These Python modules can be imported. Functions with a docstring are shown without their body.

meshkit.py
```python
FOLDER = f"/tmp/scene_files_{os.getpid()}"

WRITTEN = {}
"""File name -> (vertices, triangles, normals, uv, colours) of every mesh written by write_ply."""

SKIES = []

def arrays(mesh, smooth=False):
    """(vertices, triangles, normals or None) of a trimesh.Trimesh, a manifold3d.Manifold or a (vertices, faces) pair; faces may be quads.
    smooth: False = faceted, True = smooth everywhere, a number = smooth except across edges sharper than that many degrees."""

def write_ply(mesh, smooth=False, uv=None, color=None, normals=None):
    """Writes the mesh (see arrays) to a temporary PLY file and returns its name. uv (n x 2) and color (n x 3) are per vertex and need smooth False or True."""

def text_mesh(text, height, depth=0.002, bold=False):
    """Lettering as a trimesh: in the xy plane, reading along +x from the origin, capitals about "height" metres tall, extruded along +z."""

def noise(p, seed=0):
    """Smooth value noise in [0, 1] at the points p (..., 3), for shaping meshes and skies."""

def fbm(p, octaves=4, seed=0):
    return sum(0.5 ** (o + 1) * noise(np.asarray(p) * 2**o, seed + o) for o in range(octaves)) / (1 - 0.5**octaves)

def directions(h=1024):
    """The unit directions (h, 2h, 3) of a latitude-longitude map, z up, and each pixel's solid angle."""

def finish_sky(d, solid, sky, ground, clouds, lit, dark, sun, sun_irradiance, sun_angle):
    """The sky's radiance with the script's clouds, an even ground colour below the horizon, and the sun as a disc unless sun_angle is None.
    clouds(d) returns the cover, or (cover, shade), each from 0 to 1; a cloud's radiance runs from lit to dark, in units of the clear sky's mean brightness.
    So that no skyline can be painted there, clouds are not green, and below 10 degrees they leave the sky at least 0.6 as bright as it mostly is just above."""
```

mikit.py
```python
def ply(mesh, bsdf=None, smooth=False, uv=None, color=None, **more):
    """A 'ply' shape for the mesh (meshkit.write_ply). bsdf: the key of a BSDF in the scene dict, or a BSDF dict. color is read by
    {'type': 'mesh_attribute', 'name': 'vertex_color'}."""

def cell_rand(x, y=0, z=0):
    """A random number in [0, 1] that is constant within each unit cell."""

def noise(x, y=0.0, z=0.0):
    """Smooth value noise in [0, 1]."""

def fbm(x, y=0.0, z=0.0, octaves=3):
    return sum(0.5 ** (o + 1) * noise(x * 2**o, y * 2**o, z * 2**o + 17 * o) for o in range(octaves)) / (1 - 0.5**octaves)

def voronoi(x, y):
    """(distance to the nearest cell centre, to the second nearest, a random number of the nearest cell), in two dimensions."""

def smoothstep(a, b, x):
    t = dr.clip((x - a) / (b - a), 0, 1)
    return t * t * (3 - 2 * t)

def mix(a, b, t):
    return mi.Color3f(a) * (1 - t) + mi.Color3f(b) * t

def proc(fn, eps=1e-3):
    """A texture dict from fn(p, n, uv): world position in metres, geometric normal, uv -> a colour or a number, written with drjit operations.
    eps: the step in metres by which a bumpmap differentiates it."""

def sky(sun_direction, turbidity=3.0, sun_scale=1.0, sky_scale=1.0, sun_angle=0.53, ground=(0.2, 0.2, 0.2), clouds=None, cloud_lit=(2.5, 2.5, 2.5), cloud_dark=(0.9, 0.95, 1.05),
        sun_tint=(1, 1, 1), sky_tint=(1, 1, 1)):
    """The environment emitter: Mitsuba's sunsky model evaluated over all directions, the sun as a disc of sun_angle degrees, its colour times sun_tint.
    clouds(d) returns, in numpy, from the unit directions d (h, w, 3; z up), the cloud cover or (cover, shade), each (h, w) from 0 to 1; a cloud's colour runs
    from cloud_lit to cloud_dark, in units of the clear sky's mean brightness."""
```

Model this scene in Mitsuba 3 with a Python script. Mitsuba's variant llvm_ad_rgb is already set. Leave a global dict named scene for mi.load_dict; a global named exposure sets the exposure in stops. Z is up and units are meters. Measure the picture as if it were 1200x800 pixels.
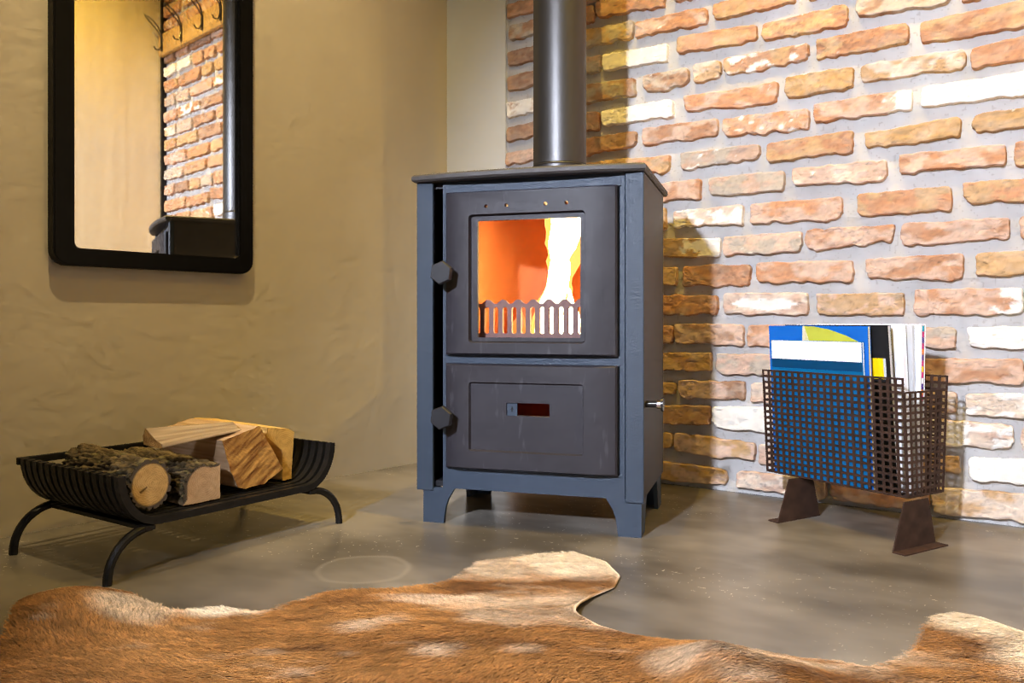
import math, random
import numpy as np, trimesh, manifold3d as m3, drjit as dr, mitsuba as mi, mikit, meshkit
from shapely.geometry import Polygon, Point
T = mi.ScalarTransform4f
random.seed(7)
scene, labels = {}, {}

# ------------------------------------------------------------------ camera, light, exposure
exposure = 0.0
PPY = 0.0295
NFUR = 160000
FIRE = ((40, 25, 10), (2.4, 0.90, .18), (1.35, 0.33, 0.05))
# metres; x runs along the brick wall to the right, y into the wall (brick faces at y = 0), z up
CAM = np.array([0.0, -2.111, 0.45])
FWD = np.array([-0.5801, 0.8145, 0.0])
FOV = 2 * math.degrees(math.atan(600 / 972))
scene['camera'] = {'type': 'perspective', 'fov': FOV, 'fov_axis': 'x', 'near_clip': 0.05, 'far_clip': 50,
                   'to_world': T().look_at(origin=CAM.tolist(), target=(CAM + FWD).tolist(), up=[0, 0, 1]),
                   'principal_point_offset_y': PPY}
# daylight that comes in from the open side of the room behind the camera
scene['daylight'] = {'type': 'constant', 'radiance': {'type': 'rgb', 'value': [0.065, 0.066, 0.07]}, 'sampling_weight': 2.0}
WHITE_LAMP = dict(pos=(-0.44, -3.2, 1.45), radius=0.065, radiance=(2800, 2990, 3500))
WARM = (1.0, 0.66, 0.11)
SPOTS = [  # ceiling lamps: position, target, cutoff, beam width, strength, colour
    ((-0.85, -0.75, 2.47), (-0.55, -0.15, 0.2), 38, 26, 7.5, WARM),
    ((-0.06, -0.70, 2.47), (-0.06, -0.25, 0.0), 60, 30, 6.0, WARM),
    ((-1.20, -1.35, 2.47), (-1.80, -0.90, 1.2), 37, 17, 10.0, (1.0, 0.75, 0.36)),
]

# ------------------------------------------------------------------ helpers
def put(key, mesh, bsdf, smooth=False, label=None, cat=None, group=None, kind=None, M=None, **kw):
    n, k = 0, key
    while k in scene:
        n += 1
        k = '%s_%03d' % (key, n)
    d = mikit.ply(mesh, bsdf, smooth, **kw)
    if M is not None:
        d['to_world'] = T(np.asarray(M).tolist())
    scene[k] = d
    say(k, label, cat, group, kind)
    return k
def say(k, label=None, cat=None, group=None, kind=None):
    e = {a: b for a, b in (('label', label), ('category', cat), ('group', group), ('kind', kind)) if b}
    if e:
        labels[k] = e
def tm(man):
    m = man.to_mesh()
    return trimesh.Trimesh(m.vert_properties[:, :3], m.tri_verts, process=False)
def cat(ms):
    return trimesh.util.concatenate([tm(m) if hasattr(m, 'to_mesh') else m for m in ms])
def hull(pts):
    return m3.Manifold.hull_points(np.asarray(pts, float))
def box(x0, x1, y0, y1, z0, z1, b=0.0):
    if b == 0:
        return m3.Manifold.cube([x1 - x0, y1 - y0, z1 - z0]).translate([x0, y0, z0])
    P = []
    for k in range(3):
        d = [b, b, b]
        d[k] = 0
        for X in (x0 + d[0], x1 - d[0]):
            for Y in (y0 + d[1], y1 - d[1]):
                for Z in (z0 + d[2], z1 - d[2]):
                    P.append((X, Y, Z))
    return hull(P)
def cyl(r, h, n=32, r2=None):
    return m3.Manifold.cylinder(h, r, r if r2 is None else r2, n)
def tube(points, r, n=8, flat=1.0, up=None):
    """A swept bar with end caps; flat scales it along the side direction."""
    p = np.asarray(points, float)
    t = np.gradient(p, axis=0)
    t /= np.linalg.norm(t, axis=1, keepdims=True)
    ref = np.array([0.0, 0.0, 1.0]) if up is None else np.asarray(up, float)
    V = []
    for i in range(len(p)):
        rf = ref if abs(t[i] @ ref) < 0.98 or up is not None else np.array([1.0, 0, 0])
        a = np.cross(t[i], rf); a /= np.linalg.norm(a)
        b = np.cross(a, t[i])
        g = (np.arange(n) + 0.5) * 2 * np.pi / n
        rr = r[i] if np.ndim(r) else r
        V.append(p[i] + rr * (np.cos(g)[:, None] * a * flat + np.sin(g)[:, None] * b))
    V = np.concatenate(V)
    L = len(p)
    F = []
    for i in range(L - 1):
        for j in range(n):
            q, w = i * n + j, i * n + (j + 1) % n
            F += [[q, w, w + n], [q, w + n, q + n]]
    c0, c1 = len(V), len(V) + 1
    V = np.vstack([V, p[:1], p[-1:]])
    for j in range(n):
        F += [[c0, (j + 1) % n, j], [c1, (L - 1) * n + j, (L - 1) * n + (j + 1) % n]]
    m = trimesh.Trimesh(V, F, process=False)
    m.fix_normals()
    return m
def extrude(poly, h):
    return trimesh.creation.extrude_polygon(poly, h, engine='earcut')
def rot(m, axis):
    """Extrusions come along +z: 'y' lays polygon (x, z) with depth along +y; 'x' lays polygon (y, z) along +x."""
    v = m.vertices.copy()
    if axis == 'y':
        m = trimesh.Trimesh(np.stack([v[:, 0], v[:, 2], v[:, 1]], 1), m.faces[:, ::-1], process=False)
    else:
        m = trimesh.Trimesh(np.stack([v[:, 2], v[:, 0], v[:, 1]], 1), m.faces, process=False)
    return m
def frame(o, ax, ay):
    M = np.eye(4)
    M[:3, 0], M[:3, 1], M[:3, 3] = ax, ay, o
    M[:3, 2] = np.cross(ax, ay)
    return M
def rrect(x0, x1, y0, y1, r, n=6):
    P = []
    for cx, cy, a0 in ((x1 - r, y1 - r, 0), (x0 + r, y1 - r, 90), (x0 + r, y0 + r, 180), (x1 - r, y0 + r, 270)):
        for k in range(n + 1):
            a = math.radians(a0 + 90 * k / n)
            P.append((cx + r * math.cos(a), cy + r * math.sin(a)))
    return P
def lin(c):
    c = np.asarray(c, float) / 255
    return np.where(c < 0.04045, c / 12.92, ((c + 0.055) / 1.055) ** 2.4)
def rgb(c):
    return {'type': 'rgb', 'value': [float(x) for x in c]}
def pr(c, rough=0.5, two=True, bump=None, **kw):
    d = {'type': 'principled', 'base_color': c if isinstance(c, dict) else rgb(c), 'roughness': rough, **kw}
    if bump:
        d = {'type': 'bumpmap', 'arbitrary': mikit.proc(bump), 'scale': 1.0, 'bsdf': d}
    return {'type': 'twosided', 'bsdf': d} if two else d
VC = {'type': 'mesh_attribute', 'name': 'vertex_color'}
fb, nz, mix, sst = mikit.fbm, mikit.noise, mikit.mix, mikit.smoothstep

# ------------------------------------------------------------------ materials
def plaster_col(p, n, uv):
    t = fb(p.y * 2.3 + 5, p.z * 2.3, p.x, 4)
    u = fb(p.y * 14, p.z * 5, 3.0, 3)
    return mix([0.43, 0.375, 0.275], [0.51, 0.455, 0.345], dr.clip(0.7 * t + 0.3 * u, 0, 1))
def plaster_bump(p, n, uv):
    return 0.005 * fb(p.y * 9, p.z * 9, p.x * 9, 3) + 0.0030 * fb(p.y * 60, p.z * 60, p.x * 60, 3)
scene['m_plaster'] = pr(mikit.proc(plaster_col), 0.85, bump=plaster_bump, specular=0.2)
scene['m_plaster_grey'] = pr([0.52, 0.55, 0.60], 0.8)
def mortar_col(p, n, uv):
    t = fb(p.x * 9, p.z * 9, 1.0, 4)
    s = nz(p.x * 170, p.z * 170, 2.0)
    c = mix([0.40, 0.395, 0.39], [0.57, 0.565, 0.56], t)
    return mix(c, [0.38, 0.36, 0.34], sst(0.80, 0.95, s) * 0.6)
def mortar_bump(p, n, uv):
    return 0.007 * fb(p.x * 40, p.z * 40, 1.0, 3) + 0.004 * fb(p.x * 160, p.z * 160, 4.0, 2)
scene['m_mortar'] = pr(mikit.proc(mortar_col), 0.95, bump=mortar_bump, specular=0.1)
def brick_bump(p, n, uv):
    return 0.0060 * fb(p.x * 200, p.z * 300, p.y * 100, 4)
scene['m_brick'] = pr(VC, 0.9, bump=brick_bump, specular=0.15)
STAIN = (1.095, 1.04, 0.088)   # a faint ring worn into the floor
def floor_col(p, n, uv):
    t = fb(p.x * 2.1, p.y * 2.1, 0.0, 5)
    u = fb(p.x * 5 + 3 * p.y, p.y * 9 - 2 * p.x, 2.0, 4)
    c = mix([0.066, 0.058, 0.048], [0.205, 0.185, 0.158], sst(0.25, 0.75, 0.6 * t + 0.4 * u))
    c = mix(c, [0.29, 0.26, 0.215], 0.5 * sst(0.55, 0.8, fb(p.x * 3.7 + 9, p.y * 3.7, 5.0, 4)))
    s = nz(p.x * 170, p.y * 170, 3.0)
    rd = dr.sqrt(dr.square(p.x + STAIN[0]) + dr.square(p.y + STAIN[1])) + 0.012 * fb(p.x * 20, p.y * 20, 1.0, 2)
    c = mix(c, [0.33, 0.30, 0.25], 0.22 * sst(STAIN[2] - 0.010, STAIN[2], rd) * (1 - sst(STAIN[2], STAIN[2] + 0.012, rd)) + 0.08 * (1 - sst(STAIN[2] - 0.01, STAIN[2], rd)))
    return mix(c, [0.50, 0.46, 0.38], 0.6 * sst(0.91, 0.98, s) * sst(0.42, 0.6, fb(p.x * 4, p.y * 4, 8.0, 2)))
def floor_rough(p, n, uv):
    return 0.16 + 0.22 * fb(p.x * 5, p.y * 5, 6.0, 4)
scene['m_floor'] = pr(mikit.proc(floor_col), mikit.proc(floor_rough), specular=0.5,
                      bump=lambda p, n, uv: 0.0012 * fb(p.x * 7, p.y * 7, 1.0, 3) + 0.00012 * fb(p.x * 90, p.y * 90, 2.0, 2))
scene['m_ceiling'] = pr([0.70, 0.67, 0.60], 0.9)
def wood_panel(p, n, uv):
    g = fb(p.y * 38 + 2.0 * nz(p.z * 1.3, p.y * 3, 1.0), p.z * 1.6, 3.0, 4)
    return mix([0.62, 0.52, 0.36], [0.78, 0.69, 0.52], g)
scene['m_wood_panel'] = pr(mikit.proc(wood_panel), 0.5)
def wood_gold(p, n, uv):
    g = fb(p.x * 3, p.z * 60, p.y * 60, 4)
    return mix([0.34, 0.19, 0.06], [0.56, 0.36, 0.14], g)
scene['m_wood_gold'] = pr(mikit.proc(wood_gold), 0.55)
spk = lambda p, n, uv: 0.0012 * nz(p.x * 420, p.y * 420, p.z * 420)
scene['m_stove_paint'] = pr([0.025, 0.039, 0.062], 0.46, bump=spk, specular=0.4)
def door_col(p, n, uv):
    t = fb(p.x * 9 + p.y * 9, p.z * 14, 4.0, 4)
    s = sst(0.70, 0.86, fb(p.x * 60 + p.y * 60, p.z * 16, 9.0, 4))
    return mix(mix([0.017, 0.0155, 0.020], [0.027, 0.024, 0.030], t), [0.09, 0.09, 0.10], 0.22 * s)
scene['m_stove_door'] = pr(mikit.proc(door_col), 0.52, specular=0.35, bump=lambda p, n, uv: 0.0005 * fb(p.x * 60, p.y * 60, p.z * 60, 2))
scene['m_stove_dark'] = pr([0.014, 0.014, 0.017], 0.42, specular=0.4)
scene['m_side'] = pr([0.032, 0.028, 0.026], 0.45, bump=spk)
scene['m_pipe'] = pr([0.085, 0.083, 0.083], 0.42, metallic=0.9, specular=0.5)
scene['m_black'] = pr([0.012, 0.012, 0.013], 0.25)
scene['m_chrome'] = {'type': 'twosided', 'bsdf': {'type': 'roughconductor', 'material': 'Cr', 'alpha': 0.12}}
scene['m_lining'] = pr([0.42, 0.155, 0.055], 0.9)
scene['m_rust_box'] = pr([0.22, 0.045, 0.02], 0.9)
scene['m_grate'] = pr([0.16, 0.09, 0.085], 0.7)
scene['m_glass'] = {'type': 'thindielectric', 'int_ior': 1.25}
def iron_col(p, n, uv):
    t = fb(p.x * 50, p.y * 50, p.z * 50, 3)
    return mix([0.005, 0.005, 0.005], [0.014, 0.013, 0.012], t)
scene['m_iron'] = pr(mikit.proc(iron_col), 0.45, specular=0.25, bump=lambda p, n, uv: 0.0008 * fb(p.x * 120, p.y * 120, p.z * 120, 2))
def rust_col(p, n, uv):
    t = fb(p.x * 45, p.y * 45, p.z * 45, 4)
    return mix([0.016, 0.009, 0.007], [0.060, 0.030, 0.019], t)
scene['m_rust'] = pr(mikit.proc(rust_col), 0.65, specular=0.2, bump=lambda p, n, uv: 0.0006 * fb(p.x * 300, p.y * 300, p.z * 300, 2))
scene['m_frame'] = pr([0.003, 0.003, 0.003], 0.4, specular=0.1)
scene['m_mirror'] = {'type': 'twosided', 'bsdf': {'type': 'conductor', 'specular_reflectance': rgb([0.93, 0.93, 0.91])}}
scene['m_vertex'] = pr(VC, 0.8, specular=0.25)
scene['m_vertex_rough'] = pr(VC, 0.85, specular=0.3, bump=lambda p, n, uv: 0.002 * fb(p.x * 130, p.y * 130, p.z * 130, 3))
scene['m_fur'] = pr(VC, 0.55, specular=0.35, sheen=0.4)
scene['m_lamp_white'] = pr([0.7, 0.7, 0.7], 0.5)
def paper(c, r=0.45):
    return pr(c, r, specular=0.4)
for nm, c in dict(petrol=(0, 96, 146), white=(232, 236, 245), blue=(20, 100, 190), olive=(186, 190, 70), black=(22, 22, 24), yellow=(250, 205, 0), grey=(190, 192, 196),
                  cream=(214, 206, 176), cyan=(0, 160, 190), magenta=(200, 30, 120), purple=(80, 60, 150), orange=(225, 120, 40), red=(170, 20, 20), navy=(0, 62, 100)).items():
    scene['m_paper_' + nm] = paper(lin(c))

# ------------------------------------------------------------------ room shell
CEIL = 2.6
# left wall: a line through the measured foot of the wall, 4 degrees off square
WL0, WLD = np.array([-1.8637, -1.3256, 0.0]), np.array([0.0721, 0.9974, 0.0])
WLN = np.array([0.9974, -0.0721, 0.0])
ML = frame(WL0, WLD, np.array([0.0, 0, 1]))          # local x along the wall, local y up, local z out of the room side
ML[:3, 2] = WLN
def grid(nx, ny, x0, x1, y0, y1):
    X, Y = np.meshgrid(np.linspace(x0, x1, nx + 1), np.linspace(y0, y1, ny + 1))
    V = np.stack([X.ravel(), Y.ravel(), 0 * X.ravel()], 1)
    i, j = np.meshgrid(np.arange(nx), np.arange(ny))
    q = (j * (nx + 1) + i).ravel()
    return V, np.concatenate([np.stack([q, q + 1, q + nx + 2], 1), np.stack([q, q + nx + 2, q + nx + 1], 1)])
wl = tm(box(-1.6, 1.34, -0.0, CEIL, -0.12, 0.0))
put('wall_left', wl, 'm_plaster', M=ML, label='beige plastered wall carrying the black framed mirror', kind='structure')
fl = tm(box(-2.2, 1.6, -3.9, 0.2, -0.08, 0.0))
put('floor', fl, 'm_floor', label='polished grey brown concrete floor', kind='structure')
put('ceiling', tm(box(-2.2, 1.6, -2.3, 0.2, CEIL, CEIL + 0.1)), 'm_ceiling', label='plain pale ceiling above the frame', kind='structure')
put('wall_back', tm(box(-1.529, 0.62, 0.014, 0.14, 0.0, CEIL)), 'm_mortar', label='old brick wall with wide pale grey mortar joints', kind='structure')
put('wall_back__plaster_panel', tm(box(-1.80, -1.529, 0.0, 0.14, 0.0, CEIL)), 'm_plaster_grey', label='smooth pale grey plastered strip at the wall corner')
put('wall_right', tm(box(0.445, 0.60, -1.7, 0.012, 0.0, CEIL)), 'm_wood_panel', label='pale wood panelled wall seen in the mirror', kind='structure')

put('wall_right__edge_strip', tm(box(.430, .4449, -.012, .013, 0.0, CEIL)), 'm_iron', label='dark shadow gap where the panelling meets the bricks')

# ------------------------------------------------------------------ bricks: row, kind, then x0 x1 and the four corner heights in millimetres
BRICKS = """1,wr,-1522,-1313,1443,1437,1403,1399; 2,bg,-1515,-1335,1375,1376,1325,1329; 2,o,-1324,-1211,1374,1377,1324,1324; 2,b,-1203,-988,1380,1373,1333,1320; 2,o,-960,-804,1370,1367,1326,1325; 3,br,-1522,-1308,1294,1298,1249,1253; 3,ol,-1297,-1084,1307,1302,1258,1249; 3,or,-1074,-864,1295,1293,1252,1245; 3,ob,-845,-629,1295,1293,1251,1249; 3,o,-600,-455,1292,1289,1248,1244; 4,dr,-1522,-1297,1217,1223,1171,1174; 4,gp,-1286,-1190,1226,1225,1179,1174; 4,w,-1180,-979,1221,1216,1175,1168; 4,o,-949,-729,1228,1219,1179,1177; 4,ow,-713,-503,1213,1221,1171,1166; 4,bg,-485,-283,1225,1215,1180,1172; 5,ws,-1522,-1302,1134,1140,1089,1095; 5,gb,-1291,-1079,1145,1139,1093,1089; 5,gb,-1050,-918,1137,1142,1089,1089; 5,be,-901,-826,1143,1142,1096,1092; 5,wo,-817,-598,1144,1143,1097,1100; 5,o,-577,-369,1147,1146,1098,1099; 5,o,-344,-105,1139,1150,1091,1089; 6,dr,-1522,-1297,1058,1064,1012,1020; 6,b,-1286,-1193,1065,1062,1003,1004; 6,w,-1185,-960,1060,1060,1016,1012; 6,or,-927,-675,1062,1059,1021,1005; 6,t,-653,-491,1067,1066,1013,1014; 6,tl,-473,-252,1064,1063,1025,1014; 6,b,-240,-68,1059,1077,1014,1023; 7,pb,-1527,-1305,977,986,936,949; 7,b,-1297,-1074,986,989,939,942; 7,po,-1052,-834,990,991,943,944; 7,pm,-818,-597,985,981,935,930; 7,rp,-584,-361,989,990,942,939; 7,w,-343,-108,992,991,943,938; 8,y,-1291,-1180,915,914,868,866; 8,o,-1175,-973,916,908,866,858; 8,gc,-939,-721,908,907,861,870; 8,o,-702,-493,906,913,858,858; 8,t,-466,-261,901,912,864,864; 8,gt,-236,-68,911,917,868,871; 9,pb,-1054,-882,832,834,785,778; 9,pg,-858,-657,832,832,784,780; 9,pp,-636,-417,833,834,790,782; 9,po,-390,-173,842,839,796,791; 9,o,-157,-1,840,845,785,796; 10,y,-1108,-985,763,765,710,706; 10,wp,-959,-764,752,755,707,700; 10,po,-745,-518,754,754,704,699; 10,to,-483,-281,757,757,703,700; 10,ot,-256,-77,762,757,714,709; 11,wy,-1059,-827,680,672,630,619; 11,gs,-817,-615,673,675,623,624; 11,po,-603,-402,678,677,627,637; 11,po,-385,-165,678,678,626,629; 11,po,-146,12,678,677,631,632; 12,y,-1133,-952,604,599,555,546; 12,b,-931,-745,601,597,545,540; 12,ro,-730,-492,603,598,549,546; 12,op,-464,-256,599,604,550,543; 12,t,-232,-55,603,605,552,550; 13,b,-1064,-835,523,519,467,466; 13,wcp,-817,-599,524,522,468,465; 13,tp,-577,-380,518,516,466,463; 13,rp,-356,-142,524,523,462,464; 14,b,-1108,-962,438,439,385,387; 14,bo,-958,-764,442,441,387,387; 14,rp,-752,-549,441,440,385,387; 14,gp,-538,-413,438,438,386,387; 14,gp,-407,-270,438,437,387,387; 14,w,-247,-68,436,441,393,385; 15,by,-1064,-853,361,366,308,316; 15,gp,-838,-621,364,365,308,312; 15,op,-613,-356,361,365,309,310; 15,op,-346,-139,364,368,308,310; 16,y,-1108,-954,277,282,231,249; 16,bp,-943,-761,288,293,238,244; 16,pp,-743,-534,292,296,242,245; 16,pp,-534,-448,294,289,239,237; 16,pp,-441,-270,286,289,233,243; 16,pal,-252,-55,288,294,240,242; 17,yb,-1064,-856,214,225,161,173; 17,w,-848,-625,223,232,165,166; 17,wp,-615,-376,228,229,166,163; 17,wp,-363,-160,226,222,162,168; 17,pp,-145,25,222,220,167,162; 18,y,-1133,-966,136,143,93,99; 18,yp,-959,-732,144,134,92,88; 18,pp,-722,-512,131,126,85,83; 18,pp,-510,-366,140,142,90,100; 18,y,-359,-264,141,146,101,107; 18,w,-244,-55,144,154,93,95; 19,yp,-1064,-810,62,59,5,17; 19,pp,-782,-556,59,59,15,9; 19,pb,-542,-326,63,67,11,7; 19,py,-320,-82,68,76,7,16;"""
PAL = dict(terra=(0.48, 0.235, 0.125), brown=(0.36, 0.20, 0.12), dark=(0.28, 0.155, 0.10), pink=(0.58, 0.40, 0.31), pale=(0.67, 0.56, 0.47), tan=(0.50, 0.32, 0.17), white=(0.88, 0.86, 0.82), grey=(0.44, 0.38, 0.32), ochre=(0.46, 0.28, 0.12))
# kind -> base colour, second colour, share of the second, share of white crust, where the crust lies
KIND = {'or': ('terra', 'pink', .3, .12, '')}
KIND.update(wr=('terra', 'brown', .3, .45, 'right'), bg=('grey', 'brown', .5, .05, ''), o=('terra', 'tan', .35, .08, ''), b=('brown', 'terra', .4, .03, ''), br=('brown', 'dark', .4, .02, ''), ol=('ochre', 'grey', .4, 0, ''),
            ob=('terra', 'ochre', .4, .04, ''), dr=('dark', 'brown', .4, .02, ''), gp=('pink', 'grey', .4, .15, ''), w=('pale', 'white', .6, .95, ''), ow=('tan', 'terra', .35, .22, ''), ws=('pale', 'terra', .2, .75, ''),
            gb=('grey', 'brown', .5, .04, ''), be=('tan', 'pale', .5, .1, ''), wo=('terra', 'tan', .4, .55, ''), t=('tan', 'ochre', .4, .06, ''), tl=('tan', 'pale', .45, .08, ''), pb=('terra', 'pink', .5, .04, ''), po=('terra', 'pink', .5, .12, ''),
            pm=('terra', 'pink', .5, .25, ''), rp=('pink', 'terra', .4, .2, 'right'), y=('ochre', 'tan', .4, .05, ''), gc=('pink', 'grey', .5, .25, ''), gt=('tan', 'ochre', .5, .04, ''), pg=('pink', 'grey', .4, .15, ''), pp=('pale', 'pink', .5, .2, ''),
            wp=('pink', 'pale', .4, .6, ''), to=('tan', 'terra', .45, .08, ''), ot=('terra', 'tan', .5, .05, ''), wy=('tan', 'ochre', .4, .5, 'right'), gs=('pink', 'grey', .5, .3, ''), ro=('terra', 'pink', .35, .1, ''), op=('terra', 'pink', .5, .12, ''),
            wcp=('pink', 'pale', .5, .9, 'middle'), tp=('pink', 'tan', .5, .12, ''), bo=('brown', 'pink', .5, .05, ''), by=('brown', 'ochre', .5, .03, ''), bp=('brown', 'pink', .5, .05, ''), pal=('pale', 'white', .4, .3, ''), yb=('ochre', 'brown', .5, .02, ''),
            yp=('ochre', 'pink', .5, .08, ''), py=('pale', 'tan', .3, .3, ''))
def brick(x0, x1, tl, tr, bl, br, kind, seed, fine=True):
    rs = np.random.RandomState(seed)
    N, rings = (140, (0.0, 0.05, 0.14, 0.27, 0.42, 0.58, 0.78, 1.0)) if fine else (40, (0.0, 0.12, 0.5, 1.0))
    h = (tl + tr - bl - br) / 2
    L = x1 - x0
    R = h * rs.uniform(.05, .26, 4)
    # rounded outline, walked by arc length
    P = []
    for (cx, cz, a0), r in zip(((1, 1, 0), (0, 1, 90), (0, 0, 180), (1, 0, 270)), R):
        for k in range(7):
            a = math.radians(a0 + 15 * k)
            X = (L - r if cx else r) + r * math.cos(a)
            Z = (h - r if cz else r) + r * math.sin(a)
            P.append((X, Z))
    P = np.array(P + P[:1])
    s = np.r_[0, np.cumsum(np.linalg.norm(np.diff(P, axis=0), axis=1))]
    t = np.linspace(0, s[-1], N, endpoint=False)
    o = np.stack([np.interp(t, s, P[:, 0]), np.interp(t, s, P[:, 1])], 1)
    c = np.stack([np.clip(o[:, 0], h * .5, L - h * .5), np.full(N, h / 2)], 1)
    # ragged edge
    q = np.stack([o[:, 0] * 45, o[:, 1] * 45, np.full(N, seed * 3.7)], 1)
    e = (meshkit.fbm(q, 4) - .5) * .010
    lowedge = o[:, 1] < h * .3
    e = e + np.where(lowedge, (meshkit.fbm(q * .7 + 9, 3) - .62) * .014, 0)
    d = (o - c) / np.linalg.norm(o - c, axis=1, keepdims=True)
    o = o + d * e[:, None]
    V = [np.c_[o + d * .0006, np.full(N, .020)], np.c_[o + d * .0003, np.full(N, .0030)]]
    tilt = rs.uniform(-.004, .004, 2)
    for w in rings:
        g = o * (1 - w) + c * w
        n = meshkit.fbm(np.c_[g[:, 0] * 60, g[:, 1] * 85, np.full(N, seed * 1.3)], 4) - .5
        n2 = meshkit.fbm(np.c_[g[:, 0] * 12, g[:, 1] * 25, np.full(N, seed * 2.1)], 2) - .5
        y = -.0030 - .0075 * n - .006 * n2 + tilt[0] * (g[:, 0] / L - .5) + tilt[1] * (g[:, 1] / h - .5)
        y = y + (.0014 if w == 0 else 0)
        V.append(np.c_[g, y])
    V = np.concatenate(V)
    K = len(V) // N
    F = []
    for i in range(K - 1):
        a = i * N + np.arange(N); b = i * N + (np.arange(N) + 1) % N
        F += [np.stack([a, b, b + N], 1), np.stack([a, b + N, a + N], 1)]
    F = np.concatenate(F)
    U, W = V[:, 0] / L, V[:, 1] / h
    zt, zb = tl + (tr - tl) * U, bl + (br - bl) * U
    pos = np.stack([x0 + V[:, 0], V[:, 2], zb + (zt - zb) * W], 1)
    k1, k2, sh, wh, where = KIND[kind]
    A, B = np.array(PAL[k1]) * rs.uniform(.86, 1.14), np.array(PAL[k2])
    pn = np.c_[V[:, 0] * 26, V[:, 1] * 42, np.full(len(V), seed * 5.1)]
    f1, f2, f3 = meshkit.fbm(pn, 3), meshkit.fbm(pn * 1.5 + 31, 4), meshkit.fbm(pn * 4.5 + 7, 2)
    st = lambda a, b, x: np.clip((x - a) / (b - a), 0, 1)
    m = st(.58 - sh * .35, .72 - sh * .35, f1)[:, None]
    C = A * (1 - m) + B * m
    f4 = meshkit.fbm(np.c_[V[:, 0] * 130, V[:, 1] * 260, np.full(len(V), seed * 3.3)], 3)
    f5 = meshkit.fbm(np.c_[V[:, 0] * 50, V[:, 1] * 260, np.full(len(V), seed * 6.3)], 3)
    C = C * (.46 + .22 * f3 + .46 * f4 + .40 * f5)[:, None]
    C = C * (1 - .35 * st(.66, .80, meshkit.fbm(pn * 4 + 77, 3)))[:, None]
    wv = f2 + (U - .62) * (1.3 if where == 'right' else 0)
    if where == 'middle':
        wv = f2 * .5 + .55 - 2.1 * np.abs(W - .5) * .5 - .9 * np.maximum(np.abs(U - .52) - .26, 0) * 2
        wm = st(.50, .56, wv)
    else:
        th = .86 - .62 * wh if wh < .9 else .2
        wm = st(th, th + .07, wv) if wh > 0 else 0 * f2
    C = C * (1 - wm[:, None]) + np.array(PAL['white']) * (.9 + .12 * f3)[:, None] * wm[:, None]
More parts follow.
